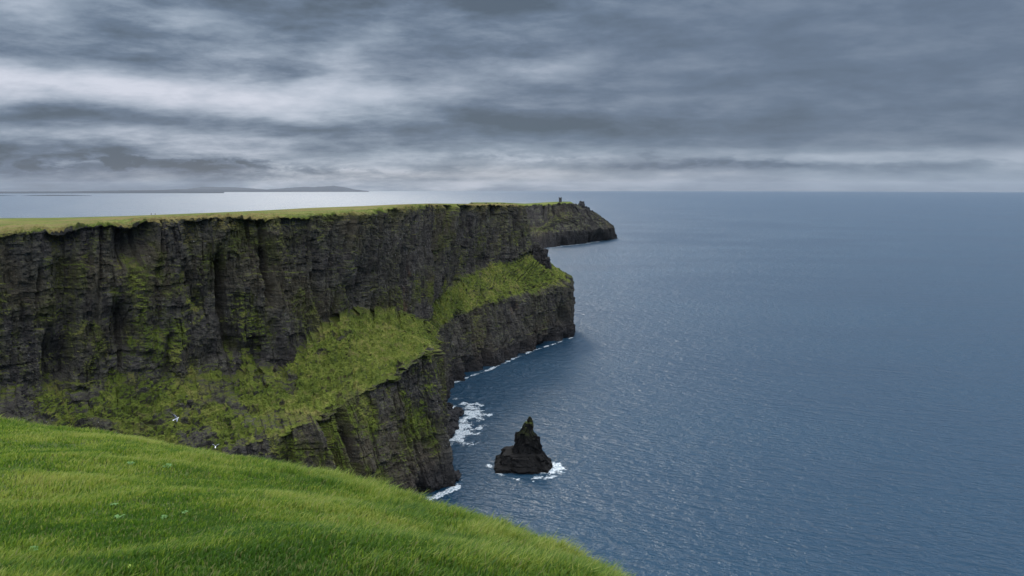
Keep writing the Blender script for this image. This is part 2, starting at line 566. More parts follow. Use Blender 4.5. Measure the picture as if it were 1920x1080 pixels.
    lump += 1.9 * (np.abs(perlin(X / (4.2 * g), Y / (4.2 * g), Z / (4.2 * g))) - .3) + 1.1 * (np.abs(perlin(X / (1.7 * g) + 9, Y / (1.7 * g), Z / (1.7 * g))) - .3)
    lump -= 3.2 * g * np.clip(1 - np.abs(perlin(s / (13 * g) + 33, Z / (60 * g) + 1)) * 2.4 - .55, 0, 1)
    lump = lump * (1 - .55 * on_top) * (1 + .8 * c_rough)
    disp = (d * rock + lump * soft) * g ** .85
    disp *= np.broadcast_to((1 - sstep(tv, 4.6, 5.6))[None, :], (N, R_)) * 1.0
    hd = nrm.copy()
    hd[..., 2] *= 1 - .75 * rock
    G = G + hd * disp[..., None]
    V = G.transpose(1, 0, 2).reshape(-1, 3)              # rows first
    me = mesh_from('cliff', V, grid_faces(R_, N), 4, smooth=False)
    attr(me, 'zone', zone.T)
    return me, G, tv


def under(b, z=-14):
    return np.array([b[0], b[1], z])


def station(B, Rr, Fo, E, I2, I3, ch=(.2, .2, .2, 1)):
    CH.append(ch)
    B = np.array(B, float)
    B[2] = -1.0
    Rr, Fo, E, I2, I3 = (np.array(q, float) for q in (Rr, Fo, E, I2, I3))
    I1 = E + (I2 - E) * .12
    I1[2] = E[2] + (I2[2] - E[2]) * .12 + .6
    return [under(B), B, Rr, Fo, E, I1, I2, I3]


CH = []      # per station: rough terrace, growth on the upper wall, growth on the lower wall, turf on the terrace


def flat(px, Y, z):
    return np.array([(px - 960) / F * Y, Y, z])


ST = []
CH.clear()
ST.append(station((-497, 19, 0), (-506, 33, 55), (-535, 67, 88), (-549, 76, 150), (-726, 248, 148), (-1050, 668, -5), (.9, .6, .7, .88)))
ST.append(station((-315, 181, 0), (-323, 191, 55), (-355, 227, 86), (-367, 239, 150), (-573, 411, 147), (-955, 860, -5), (.9, .6, .7, .88)))
ST.append(station(flat(-60, 263, 0), P(-40, 900, 272), P(0, 715, 308), P(0, 436, 315), P(-60, 409, 535), P(-60, 440, 1050), (.9, .6, .7, .88)))
ST.append(station(flat(150, 277, 0), P(150, 930, 286), P(120, 735, 330), P(120, 428, 336), P(100, 408, 554), P(100, 435, 1050), (.9, .6, .7, .88)))
ST.append(station(flat(270, 291, 0), P(270, 900, 304), P(250, 690, 350), P(250, 414, 357), P(230, 405, 573), P(230, 432, 1098), (.78, .95, .8, .96)))
ST.append(station(flat(440, 310, 0), P(430, 855, 325), P(400, 700, 375), P(400, 405, 384), P(400, 398.5, 592), P(400, 425, 1146), (.72, .95, .9, 1.0)))
ST.append(station(flat(560, 320, 0), P(545, 800, 336), P(520, 690, 396), P(500, 404, 405), P(500, 394, 621), P(500, 420, 1194), (.6, .6, .9, 1.04)))
ST.append(station(flat(640, 332, 0), P(610, 775, 350), P(590, 615, 416), P(590, 402, 425), P(580, 389.5, 649), P(580, 415, 1242), (.4, .3, .8, 1.08)))
ST.append(station(flat(730, 353, 0), P(675, 735, 371), P(675, 575, 458), P(680, 397, 468), P(680, 386, 688), P(680, 410, 1242), (.3, .25, .8, 1.05)))
ST.append(station(sea(790, 945), P(752, 692, 393), P(735, 575, 497), P(742, 389, 511), P(745, 383, 726), P(745, 405, 1289), (.25, .3, .8, 1.05)))
ST.append(station(sea(852, 912), P(812, 652, 420), P(780, 592, 530), P(785, 385, 563), P(785, 382, 764), P(785, 405, 1289), (.25, .4, .8, 1.05)))
ST.append(station(sea(826, 842), P(818, 655, 458), P(797, 605, 573), P(802, 384, 611), P(800, 381.5, 793), P(800, 405, 1337), (.25, .4, .4, .9)))
ST.append(station(sea(836, 762), P(817, 625, 563), P(802, 585, 611), P(812, 384, 640), P(812, 381.5, 812), P(812, 405, 1337), (.3, .5, .15, .8)))
ST.append(station(sea(846, 718), P(842, 602, 638), P(815, 558, 661), P(832, 384, 680), P(832, 381.5, 831), P(832, 405, 1337), (.2, .5, .12, 1)))
ST.append(station(sea(920, 690), P(905, 572, 702), P(870, 515, 726), P(880, 384, 743), P(880, 382, 850), P(870, 400, 1337), (.15, .4, .2, 1)))
ST.append(station(sea(1000, 655), P(985, 550, 778), P(937, 487, 788), P(942, 384, 802), P(935, 382, 860), P(900, 400, 1337), (.15, .35, .1, 1)))
ST.append(station(sea(1080, 631), P(1072, 528, 833), P(988, 475, 829), P(983, 385, 833), P(965, 383, 874), P(900, 400, 1337), (.2, .4, .1, 1)))
ST.append(station(flat(1078, 874, 0), P(1068, 518, 874), P(996, 468, 856), P(981, 386, 854), P(962, 383, 883), P(900, 400, 1337), (.3, .4, .1, .9)))
ST.append(station((43, 931, 0), (32, 926, 58), (6, 902, 90), (-6, 888, 145), (-13, 890, 145), (-57, 1337, 110), (.3,.3,.1,.9)))
ST.append(station((-38, 1012, 0), (-46, 1008, 55), (-69, 988, 90), (-80, 974, 138), (-86, 975, 138), (-143, 1337, 100), (.3,.3,.1,.9)))
ST.append(station((-143, 1242, 0), (-151, 1242, 50), (-172, 1242, 90), (-183, 1242, 118), (-189, 1242, 118), (-220, 1385, 90), (.3,.3,.1,.9)))
CH_MAIN = list(CH)
me, CG, CTV = build_cliff(ST, CH_MAIN, [5, 175, 165, 190, 26, 56, 16], .00125, 7, 1.0, .42,
                          line_noise=(0, 1.0, 6.0, 9.0, .7, .3, 0, 0))
cliff = link('cliff', me, [M_CLIFF], kind='structure', label='long dark rock cliff with grassy terraces running out to a blunt headland', cat='cliff')


def plateau_z(x, y):
    r0 = int(np.searchsorted(CTV, 4.0))
    Q = CG[:, r0:].reshape(-1, 3)
    return Q[np.argmin((Q[:, 0] - x) ** 2 + (Q[:, 1] - y) ** 2)]


# far headland
HS = []
CH.clear()
HS.append(station(sea(700, 470), P(700, 436, 2082), P(700, 430, 2353), P(700, 398, 2444), P(700, 396, 2715), P(700, 402, 4525), (.6,.1,0,.5)))
HS.append(station(sea(860, 470), P(860, 436, 2082), P(860, 430, 2308), P(866, 389, 2353), P(866, 387, 2624), P(866, 395, 4525), (.6,.1,0,.5)))
HS.append(station(sea(890, 470), P(890, 436, 2082), P(890, 430, 2217), P(884, 380, 2281), P(884, 379.3, 2534), P(884, 388, 4525), (.6,.1,0,.5)))
HS.append(station(sea(940, 470), P(940, 436, 2072), P(938, 430, 2190), P(938, 380.5, 2244), P(938, 379.3, 2489), P(938, 388, 4525), (.6,.1,0,.5)))
HS.append(station(sea(985, 468), P(985, 436, 2072), P(992, 428, 2127), P(985, 384, 2190), P(985, 381.5, 2444), P(985, 390, 4525), (.7,.1,0,.5)))
HS.append(station(sea(1024, 464.5), P(1022, 434, 2100), P(1022, 422, 2154), P(1024, 382.5, 2208), P(1024, 379, 2398), P(1024, 389, 4525), (.7,.1,0,.5)))
HS.append(station(sea(1050, 461.5), P(1048, 433, 2127), P(1040, 398, 2208), P(1036, 382, 2217), P(1040, 378, 2371), P(1050, 388, 4525), (.8,.05,0,.25)))
HS.append(station(sea(1090, 457), P(1086, 432, 2190), P(1062, 397, 2244), P(1058, 382, 2253), P(1054, 377.5, 2353), P(1064, 388, 4525), (.8,.05,0,.2)))
HS.append(station(sea(1122, 452.5), P(1116, 431, 2262), P(1076, 396, 2281), P(1073, 381, 2290), P(1070, 377.8, 2371), P(1074, 388, 4525), (.9,.05,0,.05)))
HS.append(station(sea(1144, 449.5), P(1142, 428, 2335), P(1104, 394, 2335), P(1080, 385, 2335), P(1076, 382, 2425), P(1080, 390, 4525), (1,0,0,0)))
HS.append(station(sea(1156, 446.5), P(1151, 426, 2425), P(1124, 403, 2407), P(1096, 387, 2398), P(1088, 384, 2480), P(1088, 392, 4525), (1,0,0,0)))
HS.append(station(flat(1150, 2498, 0), P(1148, 425, 2498), P(1118, 402, 2498), P(1092, 387, 2498), P(1087, 385, 2534), P(1086, 394, 4525), (1,0,0,0)))
HS.append(station(flat(1100, 2670, 0), P(1098, 424, 2670), P(1085, 405, 2670), P(1075, 388, 2670), P(1072, 387, 2679), P(1068, 396, 4525), (1,0,0,0)))
HS.append(station(flat(1000, 4434, 0), P(1000, 390, 4434), P(995, 385, 4434), P(990, 382, 4434), P(985, 382, 4480), P(975, 383, 4616), (1,0,0,0)))
me, HG, HTV = build_cliff(HS, CH, [4, 60, 70, 60, 12, 24, 10], .0013, 3, 2.0, 1.6, seed=77, line_noise=(0, 1, 7, 7, 1.2, .5, 0, 0))
headland = link('headland', me, [M_FAR], kind='structure', label='far hazy headland sloping down to a dark rocky point in the sea', cat='headland')


# ------------------------------------------------------------------ lumps of rock
def rock_lump(name, loc, size, seed, mat, nlat=40, nlon=64, rough=.28, parent=None, zone=0.0, flatten=.3, **kw):
    th = np.linspace(0.02, math.pi - .02, nlat)[:, None]
    ph = np.linspace(0, 2 * math.pi, nlon, endpoint=False)[None, :]
    d = np.stack([np.sin(th) * np.cos(ph), np.sin(th) * np.sin(ph), np.cos(th) + 0 * ph], -1)
    sgn = np.sign(d) * np.abs(d) ** .72                   # squarish
    r = 1 + rough * fbm(d[..., 0] * 1.3 + seed, d[..., 1] * 1.3, d[..., 2] * 1.3 + seed, octaves=3) * 1.5
    st = np.floor((d[..., 2] + .15 * d[..., 0]) * 4.0 + seed)
    r += rough * .45 * (hsh(st, st * 0, int(seed) + 2) - .5)
    r += rough * .4 * (blocks(np.arctan2(d[..., 1], d[..., 0]) * 2.5, d[..., 2] * 2.4, 1.0, 1.0, int(seed) + 5) - .5)
    r += .12 * rough * fbm(d[..., 0] * 9, d[..., 1] * 9, d[..., 2] * 9 + seed, octaves=2)
    v = sgn * r[..., None] * np.array(size) * .5
    v = v.reshape(-1, 3)
    f = grid_faces(nlat, nlon, True)
    me = mesh_from(name, v, f, 4, smooth=False)
    bm = bmesh.new()
    bm.from_mesh(me)
    bm.verts.ensure_lookup_table()
    bm.faces.new([bm.verts[i] for i in range(nlon)])
    bm.faces.new([bm.verts[(nlat - 1) * nlon + i] for i in reversed(range(nlon))])
    bmesh.ops.recalc_face_normals(bm, faces=bm.faces)
    bm.to_mesh(me)
    bm.free()
    attr(me, 'zone', np.full(len(me.vertices), zone))
    o = link(name, me, [mat], parent, **kw)
    o.location = loc
    return o


def stone_material(name, c0, c1, k=1.0, wet_z=None, green=None):
    m, t, out = new_mat(name)
    pos = t.node('ShaderNodeTexCoord').outputs['Object']
    geo = t.node('ShaderNodeNewGeometry')
    nz = t.node('ShaderNodeSeparateXYZ', {0: geo.outputs['Normal']}).outputs[2]
    pz = t.node('ShaderNodeSeparateXYZ', {0: pos}).outputs[2]
    n = t.noise(pos, .35 * k, 5, .6)
    n2 = t.noise(pos, 1.6 * k, 4, .6)
    st = t.noise(t.mapping(pos, (.05 * k, .05 * k, 1.1 * k)), 1.0, 3)
    col = t.mix(t.step(t.math('MULTIPLY_ADD', st, .5, t.math('MULTIPLY', n, .5)), .36, .64), c0, c1)
    if green:
        gm = t.math('MULTIPLY', t.step(t.math('ADD', t.math('MULTIPLY', nz, .5), n), .62, .82), t.step(pz, green[0], green[1]))
        col = t.mix(t.math('MULTIPLY', gm, .9), col, (.060, .078, .016))
        wh = t.math('MULTIPLY', t.step(n2, .66, .74), t.step(pz, green[0] * .7, green[1]))
        col = t.mix(t.math('MULTIPLY', wh, .4), col, (.34, .33, .30))
    nrm = t.bump(t.math('ADD', n2, n), .7, .7 / k)
    b = t.node('ShaderNodeBsdfPrincipled', {'Base Color': col, 'Roughness': .85, 'Normal': nrm, 'Specular IOR Level': .08})
    t.l.new(b.outputs[0], out.inputs[0])
    return m


M_WET = stone_material('wet_black_rock', (.014, .014, .016), (.040, .038, .038), 1.0)
M_STACK = stone_material('sea_stack_rock', (.006, .006, .006), (.016, .015, .0145), 1.0, green=(16, 29))
M_KNOB = stone_material('far_knob_rock', (.02, .02, .022), (.05, .048, .045), .4)

# outcrop on the shoulder of the headland
pc = P(1007, 478, 838)
rock_lump('rock_outcrop', pc + np.array([0, 4, -3]), (19, 22, 30), 3, M_CLIFF, 60, 80, .42, cliff, .15)
pc = P(1018, 492, 834)
rock_lump('rock_outcrop', pc + np.array([0, 4, -6]), (15, 18, 26), 8, M_CLIFF, 50, 70, .42, cliff, .2)
# knobs on the far headland
for (px, py, Y, sx, sz, sd_) in ((1090.5, 385, 2343, 20, 24, 4), (1078.5, 385.5, 2325, 13, 11, 9), (1104, 393, 2380, 7, 15, 12),
                                 (1110.5, 398, 2398, 6, 13, 15), (1098, 391, 2353, 13, 15, 18), (1116, 403, 2407, 8, 11, 21)):
    c = P(px, py, Y)
    rock_lump('rock_knob', c, (sx, sx * 1.1, sz), sd_, M_KNOB, 24, 32, .3, headland)

# ------------------------------------------------------------------ the sea stack
def build_stack():
    c = sea(980, 873)
    Yc = c[1]
    prof = [(905, 915, 1046), (895, 919, 1042), (880, 922, 1036), (872, 922.5, 1034), (867, 924, 1033), (862, 934, 1029), (856, 935.5, 1025), (848, 937, 1018),
            (845, 940, 1016.5), (843.5, 957, 1015.5), (836, 960, 1013), (824, 965, 1011), (816, 966, 1008.5), (810, 967.5, 1005.5), (806, 971, 1001),
            (799, 976, 1000), (792, 979.5, 1000), (787.5, 982, 999.5), (786, 988, 999.5), (782, 988.5, 998.5), (777.5, 990.5, 996.5), (775.5, 992, 994.5)]
    k = Yc / F * 1.02
    zs = np.array([(873 - p[0]) * k for p in prof])
    xl = np.array([(p[1] - 980) * k for p in prof])
    xr = np.array([(p[2] - 980) * k for p in prof])
    nz, na = 150, 220
    z = np.linspace(zs[0], zs[-1], nz)
    l = np.interp(z, zs, xl)[:, None]
    r = np.interp(z, zs, xr)[:, None]
    a = np.linspace(0, 2 * math.pi, na, endpoint=False)[None, :]
    cxm = .5 * (l + r)
    hw = .5 * (r - l)
    ca, sa = np.cos(a), np.sin(a)
    e = .70
    ux, uy = np.sign(ca) * np.abs(ca) ** e, np.sign(sa) * np.abs(sa) ** e
    nrmz = np.maximum(np.abs(ux), np.abs(uy))
    ux, uy = ux / nrmz ** .5, uy / nrmz ** .5
    Z = np.broadcast_to(z[:, None], (nz, na)).astype(np.float32)
    arc = (a * 9 + 0 * Z)
    per = np.sin(a), np.cos(a)
    d = 3.0 * fbm(per[0] * 1.6 + 0 * Z, per[1] * 1.6 + 0 * Z, Z / 9, octaves=3)
    zz = Z + 2.2 * per[1] + 1.5 * per[0] + 1.6 * perlin(arc / 4, Z / 4)
    d = d + 0.55 * (hsh(np.floor(zz / 3.1), 0 * zz, 9) - .5) + 3.6 * (blocks(arc + .6 * perlin(arc / 2, Z / 3), zz, 4.7124, 6.5, 21) - .5)
    d = d + 1.8 * (blocks(arc, zz + 1.3, 2.3562, 3.4, 22) - .5) + .9 * (blocks(arc, zz, 1.1781, 1.5, 23) - .5) + .5 * fbm(per[0] * 9, per[1] * 9, Z / 1.3, octaves=3)
    fade = np.clip(hw / 6, .12, 1)
    d = (d * .85 - 1.1) * fade * .8
    X = cxm + (hw * 1.0 + d) * ux
    Yv = (hw * .78 + d) * uy
    X += .25 * fbm(Z / 2, per[0] * 2, octaves=2)
    v = np.stack([X, Yv, Z], -1).reshape(-1, 3)
    me = mesh_from('sea_stack', v, grid_faces(nz, na, True), 4, smooth=False)
    bm = bmesh.new()
    bm.from_mesh(me)
    bm.verts.ensure_lookup_table()
    bm.faces.new([bm.verts[(nz - 1) * na + i] for i in range(na)])
    bmesh.ops.recalc_face_normals(bm, faces=bm.faces)
    bm.to_mesh(me)
    bm.free()
    o = link('sea_stack', me, [M_STACK], label='black pointed sea stack standing alone in the water, green on its tip', cat='sea stack')
    o.location = (c[0], Yc, 0)
    return o


stack = build_stack()

# low rocks lying in the surf at the foot of the near promontory
BO = [(858, 778, 9, 6.5, 'wet black boulder farthest out in the white surf beside the promontory'),
      (845, 786, 12, 9, 'tall wet boulder against the promontory foot behind the surf'),
      (848, 803, 9, 6, 'low wet boulder between the surf patch and the promontory foot'),
      (836, 818, 11, 9, 'big wet boulder leaning on the promontory foot below the surf'),
      (829, 836, 8, 5, 'small wet boulder at the notch of the promontory foot'),
      (850, 899, 8, 7, 'wet boulder at the very tip of the near promontory'),
      (839, 771, 9, 9, 'wet boulder highest up the shore behind the surf patch')]
for i, (px, py, sx, sz, lab) in enumerate(BO):
    c = sea(px, py)
    rock_lump('boulder', (c[0], c[1], sz * .18), (sx, sx * 1.2, sz), 30 + i * 3, M_WET, 30, 44, .38,
              label=lab, cat='boulder', group='boulders in the surf below the promontory')


# ------------------------------------------------------------------ the sea
def build_sea():
    radii = [0.0] + list(np.geomspace(20, 55000, 180))
    na = 384
    a = np.linspace(0, 2 * math.pi, na, endpoint=False)
    r = np.array(radii)[:, None]
    r[0] = 1.0
    X, Y = r * np.sin(a), r * np.cos(a)
    Z = -(r ** 2) / (2 * RE) + 0 * a
    v = np.stack([X, Y, Z], -1).reshape(-1, 3)
    f = grid_faces(len(radii), na, True)[:, ::-1]
    me = mesh_from('sea', v, f, 4)
    m, t, out = new_mat('sea_water')
    pos = t.node('ShaderNodeTexCoord').outputs['Object']
    ang = math.radians(18)

    def wave(lx, ly, loc, det=2, rough=.5, dist=.4):
        return t.noise(t.mapping(t.mapping(pos, rot=(0, 0, ang)), (1 / lx, 1 / ly, 1 / ly), loc=loc), 1.0, det, rough, dist)
    w1 = wave(60, 26, (0, 0, 0), 1)
    w2 = wave(17, 7.5, (3, 5, 0), 2, .5)
    w3 = wave(6.5, 3.2, (7, 1, 0), 3, .6)
    w4 = wave(2.2, 1.3, (9, 4, 0), 2, .6)
    patch = t.noise(t.mapping(pos, (1 / 420, 1 / 180, 1)), 1.0, 4, .55)
    w0 = wave(190, 80, (2, 8, 0), 3, .6)
    h = t.math('ADD', t.math('MULTIPLY_ADD', w0, 3.2, t.math('MULTIPLY', w1, 1.6)), t.math('MULTIPLY', w2, 2.6))
    hs = t.math('ADD', t.math('MULTIPLY', w3, 2.6), t.math('MULTIPLY', w4, .8))
    h = t.math('ADD', h, t.math('MULTIPLY', hs, t.math('MULTIPLY_ADD', t.step(patch, .35, .65), .55, .65)))
    nrm = t.bump(h, 1.0, 1.0)
    col = t.mix(t.step(patch, .3, .7), (.004, .026, .052), (.005, .034, .066))
    b = t.node('ShaderNodeBsdfPrincipled', {'Base Color': col, 'Roughness': .33, 'IOR': 1.333, 'Normal': nrm})
    t.l.new(b.outputs[0], out.inputs[0])
    return link('sea', me, [m], kind='structure', label='wide rippled blue sea reaching to the horizon', cat='sea')


build_sea()


# ------------------------------------------------------------------ foam
def foam_patch(name, pts, width, seed, thresh, cell=.34, label=None, jag=1.0):
    """pts: polyline on the water; foam grows out to either side of it, torn by noise"""
    pts = np.array([p[:2] for p in pts])
    seg = np.linalg.norm(np.diff(pts, axis=0), axis=1)
    cum = np.concatenate([[0], np.cumsum(seg)])
    n = int(cum[-1] / cell) + 2
    t = np.linspace(0, cum[-1], n)
    c = np.stack([np.interp(t, cum, pts[:, 0]), np.interp(t, cum, pts[:, 1])], 1)
    c = gsmooth(c, 4)
    d = np.gradient(c, axis=0)
    d /= np.linalg.norm(d, axis=1)[:, None] + 1e-9
    nr = np.stack([d[:, 1], -d[:, 0]], 1)
    m = int(2 * width / cell) + 1
    o = np.linspace(-1, 1, m)
    V = c[:, None, :] + nr[:, None, :] * (o * width)[None, :, None]
    X, Y = V[..., 0], V[..., 1]
    dens = 1 - np.abs(o)[None, :] ** 1.3
    dens = dens * (.55 + .9 * sstep(fbm(X / 11 + seed, Y / 11, octaves=2), -.35, .4))
    nz = 1.25 * fbm(X / 3.0 + seed, Y / 1.6, octaves=5, gain=.8) + .3 * fbm(X / 8, Y / 8 + seed, octaves=2)
    thresh = thresh + .07
    keep = dens + nz * jag > thresh
    z = .07 + .25 * np.clip(dens + nz - thresh, 0, 1)
    vv = np.stack([X, Y, z], -1).reshape(-1, 3)
    f = grid_faces(n, m)
    k = keep.reshape(-1)
    f = f[k[f].sum(1) >= 3]
    used = np.unique(f)
    re = np.full(len(vv), -1)
    re[used] = np.arange(len(used))
    me = mesh_from(name, vv[used], re[f], 4)
    return link(name, me, [M_FOAM], kind='stuff', label=label, cat='foam')


m, t, out = new_mat('sea_foam')
pos = t.node('ShaderNodeTexCoord').outputs['Object']
fn = t.noise(pos, .8, 4, .65)
bs = t.node('ShaderNodeBsdfPrincipled', {'Base Color': t.mix(t.step(fn, .38, .62), (.12, .17, .20), (.50, .53, .55)), 'Roughness': .8})
t.l.new(bs.outputs[0], out.inputs[0])
M_FOAM = m

foam_patch('foam', [sea(852, 760), sea(872, 765), sea(885, 780), sea(866, 806), sea(842, 832)], 17, 1, .66, label='white surf swirling round boulders below the near promontory')
foam_patch('foam', [sea(848, 748), sea(880, 758), sea(900, 778), sea(884, 806), sea(850, 838)], 26, 12, 1.0, .3, label='thin lacy foam drifting out from the surf below the promontory')
foam_patch('foam', [sea(1000, 905), sea(1040, 894), sea(1062, 880)], 10, 15, .98, .3, label='thin lacy foam trailing off the right of the sea stack')
foam_patch('foam', [sea(800, 938), sea(832, 925), sea(856, 914), sea(862, 898)], 5, 2, .6, label='white surf line along the tip of the near promontory')
foam_patch('foam', [sea(838, 722), sea(870, 710), sea(920, 692), sea(965, 672), sea(1000, 657), sea(1045, 643), sea(1075, 632)], 4.5, 3, .74, label='broken white surf line along the foot of the headland')
foam_patch('foam', [sea(914, 870), sea(928, 884), sea(955, 895), sea(985, 900), sea(1010, 896), sea(1035, 888), sea(1046, 876), sea(1036, 866)], 5, 4, .86, label='white surf ringing the foot of the sea stack')
foam_patch('foam', [sea(1012, 890), sea(1034, 886), sea(1048, 878), sea(1040, 868)], 6, 9, .55, label='thick white surf on the right of the sea stack')
foam_patch('foam', [sea(1030, 465), sea(1060, 461), sea(1090, 458), sea(1125, 453)], 9, 5, .72, 1.6, label='thin surf line under the far headland')


# ------------------------------------------------------------------ far shores
def ridge_land(name, pts, depth, mat, seed, amp, **kw):
    """pts: (px, py_base, py_top, Y): an elongated hill range with its own depth"""
    n = 260
    pts = sorted(pts)
    px = np.linspace(pts[0][0], pts[-1][0], n)
    A = np.array(pts, float)
    pb, pt, Yd = (np.interp(px, A[:, 0], A[:, q]) for q in (1, 2, 3))
    pt = pt + fbm(px / 14 + seed, px * 0, octaves=4) * amp
    rows = []
    prof = [(-.5, 0), (-.42, .25), (-.25, .55), (-.1, .85), (0, 1), (.15, .9), (.35, .5), (.5, 0)]
    for o, hh in prof:
        row = []
        for i in range(n):
            base = P(px[i], pb[i], Yd[i])
            top = P(px[i], min(pt[i], pb[i] - .1), Yd[i])
            x = base[0] * (1 + o * depth / Yd[i])
            row.append((x, base[1] + o * depth, base[2] + (top[2] - base[2]) * hh - (40 if hh == 0 else 0)))
        rows.append(row)
    me = mesh_from(name, np.array(rows).reshape(-1, 3), grid_faces(len(prof), n), 4)
    return link(name, me, [mat], kind='structure', **kw)


M_HILL = plain('far_hill_turf_hazed', (.026, .034, .044), .95)  # blue of the distant haze is put into the hill colour
ridge_land('island', [(-40, 367.6, 365.4, 14300), (20, 368.2, 366.6, 14300), (34, 367.5, 367.2, 14300)], 500, M_HILL, 1, .2, label='sliver of low island at the left edge of the bay', cat='island')
ridge_land('island', [(34, 367.8, 367.4, 14300), (60, 367.8, 366.0, 14300), (100, 367.9, 365.2, 14300), (140, 367.6, 365.6, 14300), (172, 367.0, 366.8, 14300)], 700, M_HILL, 3, .25,
           label='low flat island lying in the bright bay', cat='island')
ridge_land('hills', [(-400, 363, 356, 22000), (0, 363, 359, 22000), (120, 362.5, 358.8, 22000), (230, 361.8, 357, 22000), (300, 361, 356.6, 22000), (370, 360.3, 358, 22000), (420, 360, 359.5, 22000)],
           1800, M_HILL, 5, .5, label='dark low coast beyond the bay at left', cat='hills')
ridge_land('hills', [(260, 361, 358, 30000), (330, 361, 354.6, 30000), (400, 361, 354.8, 30000), (470, 360.5, 356, 30000), (560, 360, 356.2, 30000), (640, 359.6, 357.2, 30000), (692, 359.4, 358.6, 30000)],
           2500, M_HILL, 9, .5, label='long low coast on the horizon behind the bay', cat='hills')
ridge_land('mountain', [(340, 361, 356, 42000), (380, 361, 350, 42000), (440, 361, 351, 42000), (500, 361, 355, 42000), (545, 361, 352, 42000), (570, 361, 350, 42000), (590, 361, 350.6, 42000), (625, 361, 348.2, 42000), (645, 361, 350.5, 42000), (665, 361, 355, 42000), (690, 361, 358, 42000)],
           4000, M_HILL, 12, .7, label='faint blue mountains far behind the low coast', cat='mountain')


# ------------------------------------------------------------------ foreground slope
def fg_lines():
    # columns are photo columns; each line gives (row, distance)
    cols = np.array([-700, -350, 0, 200, 400, 600, 760, 900, 1050, 1160, 1300, 1500, 1800], float)
    edge_py = [715, 758, 800, 818, 855, 893, 945, 986, 1054, 1132, 1225, 1320, 1560]
    edge_Y = [28, 25, 22, 20.5, 19, 17.5, 16, 14.5, 12.5, 11, 9.2, 7.5, 5.5]
    mid_py = [880, 890, 905, 915, 935, 965, 1000, 1030, 1078, 1130, 1220, 1360, 1600]
    mid_Y = [11, 10.5, 10, 9.6, 9.4, 9.0, 8.8, 8.4, 7.8, 7.2, 6.4, 5.4, 4.2]
    bot_py = [1110, 1110, 1110, 1110, 1112, 1118, 1125, 1135, 1150, 1170, 1260, 1420, 1700]
    bot_Y = [5.0, 5.0, 5.0, 5.0, 5.0, 5.0, 5.0, 5.0, 5.0, 4.9, 4.4, 3.8, 3.0]
    q = np.linspace(0, len(cols) - 1, 420)
    g = lambda a: np.interp(q, np.arange(len(cols)), a)
    cx = g(cols)
    lines = []
    pos_near = []
    for i in range(len(q)):
        u = (cx[i] - 960) / F
        pos_near.append((u * 1.2 + u * 1.0, .6, H - 1.72))
    behind = [((cx[i] - 960) / F * 12, -9 + 0 * i, H - .4) for i in range(len(q))]
    bot = [P(cx[i], g(bot_py)[i], g(bot_Y)[i]) for i in range(len(q))]
    mid = [P(cx[i], g(mid_py)[i], g(mid_Y)[i]) for i in range(len(q))]
    edge = [P(cx[i], g(edge_py)[i], g(edge_Y)[i]) for i in range(len(q))]
    edge = np.array(edge)
    out = edge[:, :2] / np.linalg.norm(edge[:, :2], axis=1)[:, None]
    b1 = np.concatenate([edge[:, :2] + out * 2.5, edge[:, 2:] - 2.6], 1)
    b2 = np.concatenate([edge[:, :2] + out * 8, edge[:, 2:] - 12], 1)
    b3 = np.concatenate([edge[:, :2] + out * 14, edge[:, 2:] - 45], 1)
    b4 = np.concatenate([edge[:, :2] + out * 26, edge[:, 2:] * 0 - 8], 1)
    L = [np.array(behind), np.array(pos_near), np.array(bot), np.array(mid), edge, b1, b2, b3, b4]
    L = [gsmooth(a, 14) for a in L]
    return np.array(L)


FL = fg_lines()                                            # 9, N, 3
FN = FL.shape[1]
rows = [20, 40, 90, 110, 24, 16, 16, 30]
tv = np.concatenate([k + np.linspace(0, 1, n, endpoint=False) for k, n in enumerate(rows)] + [[8.0]])


def catmull(L, tv):
    n = len(L)
    i = np.clip(np.floor(tv).astype(int), 0, n - 2)
    f = (tv - i)[:, None, None]
    p0, p1, p2, p3 = L[np.maximum(i - 1, 0)], L[i], L[i + 1], L[np.minimum(i + 2, n - 1)]
    c = p1 + .5 * f * (p2 - p0 + f * (2 * p0 - 5 * p1 + 4 * p2 - p3 + f * (3 * (p1 - p2) + p3 - p0)))
    lin = p1 + f * (p2 - p1)
    w = (sstep(tv, 4.6, 5.2))[:, None, None]
    return c * (1 - w) + lin * w


FGD = catmull(FL, tv)                                       # rows, N, 3
x, y = FGD[..., 0], FGD[..., 1]
turf = .24 * fbm(x / 3.0 + 2, y / 2.6, octaves=2) + .08 * fbm(x / 1.1, y / 1.1 + 7, octaves=3)
# a rounded hummock close to the camera
hum = P(560, 1080, 6.0)
turf += .30 * np.exp(-.5 * (((x - hum[0]) / 1.0) ** 2 + ((y - hum[1]) / .8) ** 2))
w = (1 - sstep(tv, 5.0, 6.0)) * sstep(tv, .8, 1.6)
FGD[..., 2] += turf * w[:, None]
rk = sstep(tv, 5.6, 6.4)[:, None]
FGD[..., 0] += rk * 1.6 * fbm(x / 4, FGD[..., 2] / 4, octaves=3)
FGD[..., 1] += rk * 1.6 * fbm(x / 4 + 30, FGD[..., 2] / 4, octaves=3)
me = mesh_from('ground', FGD.reshape(-1, 3), grid_faces(len(tv), FN), 4)
m, t, out = new_mat('turf_soil')
pos = t.node('ShaderNodeTexCoord').outputs['Object']
geo = t.node('ShaderNodeNewGeometry')
nz = t.node('ShaderNodeSeparateXYZ', {0: geo.outputs['Normal']}).outputs[2]
n1 = t.noise(pos, 1.3, 4)
n2 = t.noise(pos, 14, 4)
gcol = t.ramp(t.math('MULTIPLY_ADD', n1, .6, t.math('MULTIPLY', n2, .4)), [(.35, (.030, .050, .010)), (.6, (.060, .085, .016))])
rcol = t.ramp(n1, [(.35, (.03, .03, .032)), (.65, (.10, .095, .09))])
